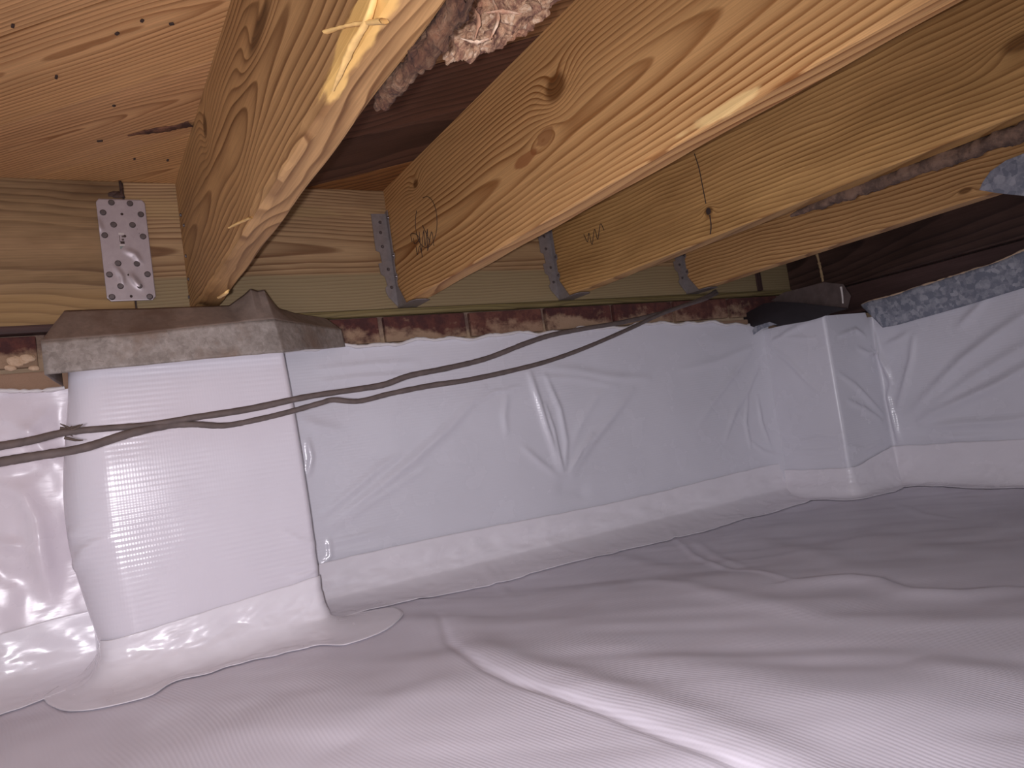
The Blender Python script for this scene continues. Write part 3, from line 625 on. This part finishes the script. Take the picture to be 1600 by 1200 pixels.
# --- left pier wrap
def rounded_path(xl_, xr_, yf, rl_, rr_, yb=-.004, bulge=lambda z, x: 0):
    pts = []
    pts += [(xl_, yb+(yf+rl_-yb)*t) for t in np.linspace(0, 1, 16, endpoint=False)]
    pts += [(xl_+rl_-rl_*math.cos(a), yf+rl_-rl_*math.sin(a)) for a in np.linspace(0, math.pi/2, 12, endpoint=False)]
    pts += [(xl_+rl_+(xr_-rr_-xl_-rl_)*t, yf) for t in np.linspace(0, 1, 70, endpoint=False)]
    pts += [(xr_-rr_+rr_*math.sin(a), yf+rr_-rr_*math.cos(a)) for a in np.linspace(0, math.pi/2, 8, endpoint=False)]
    pts += [(xr_, yf+rr_+(yb-yf-rr_)*t) for t in np.linspace(0, 1, 16)]
    return np.array(pts)
zs = np.linspace(FZ, -.098, 150)
rows = []
for z in zs:
    t = (z-FZ)/(-.098-FZ)      # 0 bottom, 1 top
    xl_ = -.203+.010*(1-t)-.029*math.sin(math.pi*t)**1.5; xr_ = .121+.008*(1-t)+.003*math.sin(math.pi*t)
    yf = -.158-.010*math.sin(math.pi*min(1, t*1.05))
    p = rounded_path(xl_, xr_, yf, .045+.02*math.sin(math.pi*t), .010)
    rows.append(np.c_[p, np.full(len(p), z)])
P = np.array(rows).transpose(1, 0, 2)
nrm = np.gradient(P, axis=0)[..., :2]; nrm = np.stack([-nrm[..., 1], nrm[..., 0]], -1)*-1; nrm /= np.linalg.norm(nrm, axis=-1, keepdims=True)+1e-9
XX, ZZ = P[..., 0], P[..., 2]
front = (P[..., 1] < -.12)
d = .004*vnoise(XX*.6+P[..., 1], ZZ, 5, 31, 2)+.0012*vnoise(XX, ZZ, 18, 32, 2)
for px, wd, am in [([(110, 905), (135, 860), (165, 840)], .008, .005), ([(95, 850), (120, 830)], .01, .004), ([(135, 590), (140, 720)], .02, .002), ([(440, 830), (470, 845), (494, 850)], .005, .002), ([(440, 890), (470, 886), (495, 880)], .004, .002), ([(455, 905), (480, 898), (497, 885)], .004, .003)]:
    d = d+np.where(front, crease(XX, ZZ, c2(px, 1, -.165, 0, 2), wd, am), 0)
P[..., 0] += nrm[..., 0]*d; P[..., 1] += nrm[..., 1]*d
pier = grid('pier_liner', P, 'pier_liner'); tag(pier, 'glossy white plastic wrap around the square pier at left', 'plastic sheet')
tag(box('trim_1', (-.180, -.145, FZ-.08), (.105, .012, -.104), 'mortar'), kind='structure')
# skirt of the left pier: path round its foot
pp = rounded_path(-.196, .128, -.163, .035, .010, yb=-.03); pth = []; s = 0
ti = np.linspace(0, len(pp)-1, 190)
px_ = np.interp(ti, np.arange(len(pp)), pp[:, 0]); py_ = np.interp(ti, np.arange(len(pp)), pp[:, 1])
tx_ = np.gradient(px_); ty_ = np.gradient(py_)
for i in range(len(ti)):
    l = math.hypot(tx_[i], ty_[i]); nx, ny = ty_[i]/l, -tx_[i]/l
    if i: s += math.dist((px_[i], py_[i]), (px_[i-1], py_[i-1]))
    pth.append((px_[i], py_[i], nx, ny, s))
assert pth[95][3] < 0
tot = pth[-1][-1]
o = skirt('seam_tape', pth, -.49, .075, seed=3, zt_fn=lambda s: -.4855-.028*(1-min(1, max(0, (s-.1)/(tot-.24))))+.002*mnoise.noise(Vector((s*24, 1, 0))), off=.0035, rag=.03, flare=((.155, .03, .05), (tot-.135, .03, .055)))
tag(o, 'glossy white tape skirt around the foot of the left pier', 'tape')

# --- wall left of the pier
X, Z = wallgrid(-2.1, -.19, FZ, -.112, .006)
topz = -.112+.004*np.sin(X*33); Zs = FZ+(Z-FZ)*(topz-FZ)/(-.112-FZ)
D = .010+.030*vnoise(X, Zs, 5, 41, 2)+.016*np.abs(vnoise(X, Zs, 11, 42, 2))+.006*np.abs(vnoise(X, Zs, 26, 44, 2))
for px, wd, am in [([(20, 660), (50, 680), (80, 720)], .01, .008), ([(0, 760), (30, 770), (55, 810), (80, 900)], .012, .010), ([(50, 830), (60, 880), (80, 930)], .012, .01), ([(0, 850), (40, 855)], .008, .006), ([(30, 690), (75, 640)], .01, .007)]:
    D = D+crease(X, Zs, c2(px, 1, -.02, 0, 2), wd, am)
ll = grid('wall_liner', np.stack([X, -np.clip(D, .002, 1), Zs], -1), 'left_liner'); tag(ll, 'crinkled glossy white plastic sheet on the wall left of the left pier', 'plastic sheet')
o = tube('folded_hem', [(a, -.014, -.111+.004*math.sin(a*33)) for a in np.linspace(-1.2, -.21, 80)], .004, 'hem', ll, n=7, sub=2, jit=.3)
o = skirt('seam_tape', line_path((-1.4, 0), (-.20, 0), (0, -1), 200), -.50, .10, seed=7, off=.022, rag=.03, zt_fn=lambda s: -.487-.02*math.sin(s*3)+.006*mnoise.noise(Vector((s*18, 3, 0))))
tag(o, 'shiny crumpled tape along the wall foot at the left edge of the photo', 'tape')

# --- right pier and right wall, one wrap
XA, YF, XR = 1.462, -.213, 1.652
path = []
for t in np.linspace(0, 1, 56, endpoint=False): path.append((XA, -.004+(YF+.008+.004)*t))
for a in np.linspace(0, math.pi/2, 6, endpoint=False): path.append((XA+.008-.008*math.cos(a), YF+.008-.008*math.sin(a)))
for t in np.linspace(0, 1, 50, endpoint=False): path.append((XA+.008+(XR-.012-XA-.008)*t, YF))
for a in np.linspace(0, math.pi/2, 5, endpoint=False): path.append((XR-.012+.012*math.sin(a), YF-.012+.012*math.cos(a)))
for yv in np.concatenate([np.arange(YF-.012, -.95, -.004), np.arange(-.95, -2.7, -.03)]): path.append((XR, yv))
path = np.array(path); nz_ = 124
tg = np.gradient(path, axis=0); tg /= np.linalg.norm(tg, axis=1)[:, None]; nn = np.stack([tg[:, 1], -tg[:, 0]], -1)
T = np.linspace(0, 1, nz_)
yv = path[:, 1]; isw = path[:, 0] > XR-.02
ztop = np.where(isw, -.158+np.clip((-yv-.25)*.06, -.01, .03)+.03*np.clip((yv+.27)/.05, 0, 1), -.117)
Zg = FZ+(ztop[:, None]-FZ)*T[None]
Px = np.repeat(path[:, :1], nz_, 1); Py = np.repeat(path[:, 1:], nz_, 1)
sl_ = np.r_[0, np.cumsum(np.linalg.norm(np.diff(path, axis=0), axis=1))][:, None]+0*Zg
d = .002+.004*vnoise(sl_, Zg, 5, 51, 2)+.0016*vnoise(sl_, Zg, 16, 52, 2)
onA = (Px < XA+.006); onF = (~onA) & (Py > YF-.014) & (Px < XR-.004); onR = ~(onA | onF)
CA = [([(1203, 542), (1235, 565), (1262, 595), (1284, 614)], .008, .004), ([(1205, 535), (1230, 520), (1260, 505)], .008, .004), ([(1210, 530), (1240, 528), (1275, 530)], .006, .003), ([(1250, 690), (1280, 684), (1310, 690)], .006, .003), ([(1230, 700), (1270, 706), (1310, 703)], .005, .0025), ([(1215, 690), (1222, 700)], .006, .006)]
CF = [([(1325, 627), (1350, 640), (1375, 657)], .007, .007), ([(1311, 585), (1335, 602), (1350, 618), (1378, 648)], .007, .006), ([(1310, 525), (1335, 515), (1350, 525)], .006, .005), ([(1340, 545), (1355, 553), (1370, 549)], .006, .006), ([(1325, 700), (1350, 702), (1375, 690)], .006, .004)]
CRR = [([(1356, 508), (1366, 528), (1372, 549), (1385, 575), (1394, 599)], .007, .012), ([(1394, 599), (1389, 620), (1396, 645), (1406, 690)], .007, .010),
       ([(1431, 638), (1470, 597), (1506, 561), (1560, 520), (1620, 480)], .012, .009), ([(1440, 655), (1500, 627), (1560, 600), (1620, 565)], .012, .011), ([(1442, 667), (1500, 662), (1560, 659), (1620, 652)], .010, .007),
       ([(1440, 680), (1500, 684), (1570, 678)], .010, .004), ([(1428, 525), (1425, 560), (1412, 610), (1402, 640)], .008, .007), ([(1500, 510), (1530, 480), (1545, 462)], .010, .006), ([(1385, 540), (1405, 530), (1420, 520)], .008, .005), ([(1450, 640), (1520, 590), (1620, 530)], .012, .006)]
for px, wd, am in CA: d = d+np.where(onA, crease(Py, Zg, c2(px, 0, XA, 1, 2), wd, am), 0)
for px, wd, am in CF: d = d+np.where(onF, crease(Px, Zg, c2(px, 1, YF, 0, 2), wd, am), 0)
for px, wd, am in CRR: d = d+np.where(onR, crease(Py, Zg, c2(px, 0, XR, 1, 2), wd, am), 0)
d = np.maximum(d, .001)
P = np.stack([Px+nn[:, :1]*d, Py+nn[:, 1:]*d, Zg], -1)
assert nn[20, 0] < 0
rp = grid('wall_liner', P, 'liner'); tag(rp, 'white plastic sheet wrapped round the right pier and along the right wall', 'plastic sheet')
tag(box('trim_2', (XA+.012, YF+.012, FZ-.08), (1.66, .010, -.15), 'mortar'), kind='structure')
box_ = None
pth = []; s = 0
sel = [i for i in range(len(path)) if path[i, 1] > -1.4]
ti = np.linspace(0, len(sel)-1, 330); px_ = np.interp(ti, range(len(sel)), path[sel, 0]); py_ = np.interp(ti, range(len(sel)), path[sel, 1])
nxa = np.interp(ti, range(len(sel)), nn[sel, 0]); nya = np.interp(ti, range(len(sel)), nn[sel, 1])
for i in range(len(ti)):
    l = math.hypot(nxa[i], nya[i])
    if i: s += math.dist((px_[i], py_[i]), (px_[i-1], py_[i-1]))
    pth.append((px_[i], py_[i], nxa[i]/l, nya[i]/l, s))
o = skirt('seam_tape', pth, -.49, .05, seed=11, off=.006, rag=.02, zt_fn=lambda s: (-.506 if s < .22 else (-.506+.03*min(1, (s-.22)/.16)))+.003*mnoise.noise(Vector((s*22, 3, 0))))
tag(o, 'white tape band around the foot of the right pier and right wall', 'tape')

# ================================================================== PIER CAPS
# left cap: folded sheet, flat top, steep slope, upright flange, right end swept back to the wall
top = [(-.195, -.015, -.006), (-.198, -.125, -.007), (-.10, -.122, -.008), (0, -.122, -.009), (.045, -.124, -.010), (.068, -.140, .004), (.078, -.150, .012), (.090, -.146, .009), (.100, -.150, .010), (.130, -.10, -.012), (.175, -.055, -.016), (.245, -.012, -.020)]
mid = [(-.212, -.015, -.052), (-.232, -.176, -.062), (-.12, -.182, -.060), (0, -.180, -.053), (.045, -.179, -.050), (.068, -.178, -.048), (.080, -.177, -.048), (.092, -.177, -.047), (.105, -.176, -.047), (.150, -.135, -.046), (.215, -.066, -.045), (.272, -.014, -.045)]
bot = [(-.212, -.015, -.112), (-.232, -.180, -.112), (-.12, -.186, -.110), (0, -.184, -.107), (.045, -.183, -.106), (.068, -.182, -.106), (.080, -.181, -.105), (.092, -.181, -.105), (.112, -.180, -.105), (.160, -.137, -.096), (.218, -.068, -.088), (.275, -.014, -.079)]
def dens(r, n=14):
    r = np.array(r); t = np.linspace(0, len(r)-1, (len(r)-1)*n+1); return np.stack([np.interp(t, range(len(r)), r[:, i]) for i in range(3)], -1)
T_, Mi, Bo = dens(top), dens(mid), dens(bot)
def strip(A, B, m, bow=0.):
    out = []
    for t in np.linspace(0, 1, m):
        Q = A*(1-t)+B*t; Q = Q.copy(); Q[:, 1] += bow*math.sin(math.pi*t)+.003*vnoise(Q[:, 0], Q[:, 2]*1.5, 14, 61, 2); Q[:, 2] += .002*vnoise(Q[:, 0], Q[:, 1], 20, 63, 2); out.append(Q)
    return np.array(out).transpose(1, 0, 2)
ce = empty('pier_shield', (-.04, -.1, -.11)); tag(ce, 'weathered folded galvanised metal cap over the left pier', 'metal shield')
inv = Matrix.Translation((.04, .1, .11))
M['galv_slope'] = galv('brown_stained_steel', srgb(140, 122, 110), srgb(112, 96, 86), .1, .65, 60, rust=srgb(108, 88, 76), cell=.06)
a = grid('sloped_face', strip(T_, Mi, 14), 'galv_slope'); b = grid('front_flange', strip(Mi, Bo, 12, -.0), 'galv_old')
ft = np.array([[x_, -.002 if x_ < .26 else -.002, -.0055-.0] for x_ in T_[:, 0]]); fl_ = T_.copy(); fl_[:, 2] = np.minimum(fl_[:, 2], -.004); 
c = grid('top_flange', strip(np.c_[T_[:, 0], np.full(len(T_), -.008), np.full(len(T_), -.0195)], np.c_[T_[:, 0], np.minimum(T_[:, 1]+.03, -.010), np.full(len(T_), -.021)], 5), 'galv_slope')
for o in (a, b, c): o.parent = ce; o.matrix_parent_inverse = inv; solid(o, .0012, 0)

# right pier cap: torn black sheet with grey lower lip, round the pier's left and front side
ce = empty('pier_shield', (1.45, -.12, -.12)); tag(ce, 'torn black metal cap on the right pier below the dark corner', 'metal shield'); inv = Matrix.Translation((-1.45, .12, .12))
KX = 1.425
def poly_on_x(px, X, mat, name, t=.0014, par=ce):
    v2 = c2(px, 0, X, 1, 2); o = plate(name, [(-u, z) for u, z in v2], (X, 0, 0), (0, -1, 0), (0, 0, 1), t, mat, None); o.parent = par; o.matrix_parent_inverse = inv; return o
poly_on_x([(1157, 502), (1165, 490), (1194, 474), (1215, 471), (1250, 473), (1326, 482), (1300, 489), (1283, 496), (1262, 502), (1238, 506), (1215, 510), (1203, 506), (1180, 512)], KX, 'black', 'side_flange')
poly_on_x([(1176, 517), (1180, 510), (1203, 503), (1215, 507), (1208, 508), (1190, 514), (1178, 523)], KX-.003, 'galv_blue', 'lower_lip')
poly_on_x([(1205, 470), (1225, 457), (1288, 441), (1318, 444), (1330, 462), (1325, 481), (1250, 474), (1215, 472)], KX+.02, 'greybrown', 'sloped_face')
o = tube('nail', [at(1314, 448, 0, KX-.004), at(1316, 460, 0, KX-.004), at(1317, 474, 0, KX-.002)], [.003, .0022, .002], 'mark_pale', None, n=6); o.parent = ce; o.matrix_parent_inverse = inv; tag(o, 'pale crusted nail standing upright')
# spangled flashing on top of the right wall
X0 = XR-.018
lo_px = [(1372, 513), (1400, 508), (1450, 494), (1520, 474), (1600, 449), (1700, 418)]; up_px = [(1335, 482), (1360, 470), (1400, 460), (1430, 450), (1470, 437), (1500, 428), (1550, 412), (1600, 390), (1700, 358)]
L_ = np.array([at(a, b, 0, X0) for a, b in lo_px]); U_ = np.array([at(a, b, 0, X0) for a, b in up_px])
ysx = np.linspace(-.205, -1.9, 340)
zl = np.interp(-ysx, -L_[:, 1], L_[:, 2]); zu = np.interp(-ysx, -U_[:, 1], U_[:, 2])+.004*vnoise(ysx, ysx*0, 22, 71, 3)
tp_ = np.clip((-.205-ysx)/.045, 0, 1)[:]; zl = zu+(zl-zu)*(.12+.88*tp_)
P = np.array([[(X0-.001+.006*(t-1)**2+.0015*math.sin(y_*40), y_, zl_+(zu_-zl_)*t) for t in np.linspace(0, 1, 12)] for y_, zl_, zu_ in zip(ysx, zl, zu)])
fl2 = grid('wall_flashing', P, 'galv_blue'); solid(fl2, .0014); tag(fl2, 'spangled grey galvanised flashing strip on top of the right wall', 'flashing')
tube('mortar_crust', [(X0-.001, y_, z_+.0005) for y_, z_ in zip(ysx[::5], zu[::5])], [.0012+.0028*abs(mnoise.noise(Vector((y_*40, 0, 0)))) for y_ in ysx[::5]], 'efflo', fl2, n=6, jit=.4, sub=3)
fl3 = None
# crust on the dark course at left
for a_, b_, r_ in [(30, 566, .016), (45, 560, .012), (18, 574, .01), (52, 575, .009)]:
    lump('mortar_crust', at(a_, b_, 1, -.006), (r_*.9, .004, r_*.5), 'efflo', .5, 60, wb, sub=3, seed=a_)
# dark vertical strip filling the rim joint, and twine at the rim's right end
o = box('joint_strip', (1.4835, -.004, -.003), (1.503, .03, .22), 'sill_dark', bev=.001); tag(o, 'dark upright strip in the joint at the right end of the rim board', 'shim')
tp = [at(a, b, 1, -.125) for a, b in [(1276, 396), (1279, 407), (1282, 420), (1286, 440)]]
te = tube('twine', tp, .0035, 'twine', None, n=6, jit=.25, sub=8); tag(te, 'short tan twisted twine hanging in the dark corner', 'twine')
# metal tab under joist 4 at the right edge
e = empty('metal_strap', (1.2, -.8, .0)); tag(e, 'pointed grey metal strap wrapped under the rightmost new joist at the photo edge', 'strap')
tabp = c2([(1531, 297), (1536, 285), (1548, 268), (1572, 251), (1600, 240), (1660, 216), (1660, 312), (1600, 306), (1560, 302)], 0, 1.213, 1, 2)
o = plate('side_plate', [(-u, z) for u, z in tabp], (1.213, 0, 0), (0, -1, 0), (0, 0, 1), .0016, 'galv_blue', None); o.parent = e; o.matrix_parent_inverse = Matrix.Translation((-1.2, .8, 0))

# ================================================================== CABLES
def cable(pts, r, label):
    P = np.array([at(a, b, 1, y_) for a, b, y_ in pts]); base = tuple(P[-1])
    e = empty('cable', base); tag(e, label, 'cable', 'old grey cables strung across the wall')
    o = tube('jacket', P, r, 'cable', None, n=9, sub=10, jit=.035); o.parent = e; o.matrix_parent_inverse = Matrix.Translation(tuple(-np.array(base)))
    return e, P
e1, P1 = cable([(-260, 735, -.55), (-120, 716, -.50), (0, 697, -.45), (50, 688, -.43), (100, 676, -.41), (160, 670, -.39), (230, 664, -.37), (300, 653, -.35), (390, 639, -.32), (480, 620, -.30), (560, 608, -.27), (600, 601, -.26), (640, 587, -.25), (700, 575, -.23), (760, 560, -.21), (820, 537, -.19), (860, 524, -.175), (910, 514, -.15), (970, 504, -.125), (1030, 490, -.10), (1075, 475, -.08), (1105, 463, -.06), (1118, 455, -.03)],
       [.0048, .0048, .0050, .0048, .0045, .0042, .004, .0046, .0052, .0045, .0048, .0052, .0052, .0050, .0050, .0052, .0052, .005, .005, .005, .005, .005, .005], 'upper of the two grey cables, thick with dust at its left end')
e2, P2 = cable([(-260, 768, -.55), (-120, 745, -.50), (0, 722, -.45), (60, 712, -.43), (130, 700, -.41), (200, 678, -.385), (260, 665, -.36), (300, 663, -.35), (350, 665, -.335), (400, 656, -.32), (450, 644, -.305), (500, 630, -.295), (520, 625, -.29), (560, 627, -.28), (610, 615, -.265), (670, 603, -.25), (730, 594, -.235), (800, 579, -.215), (860, 563, -.195), (920, 541, -.17), (980, 515, -.14), (1030, 492, -.115), (1065, 479, -.095), (1100, 468, -.07), (1120, 458, -.035)],
       [.0058, .0058, .0058, .0056, .0052, .0056, .0052, .0046, .0042, .0042, .0042, .0040, .0044, .0042, .0046, .0048, .0048, .0048, .0046, .0045, .0045, .0045, .0045, .0045, .0045], 'lower of the two grey cables, sagging just under the other')
base = np.array(e1.location)
for k in range(9):
    p = at(random.uniform(92, 116), random.uniform(668, 684), 1, -.409); q_ = at(random.uniform(88, 130), random.uniform(662, 690), 1, -.405)
    o = tube('dust_clump', [p, (p+q_)/2+rng.normal(0, .001, 3), q_], [.0022, .0016, .0006], 'cobweb', None, n=5, sub=2); o.parent = e1; o.matrix_parent_inverse = Matrix.Translation(tuple(-base))
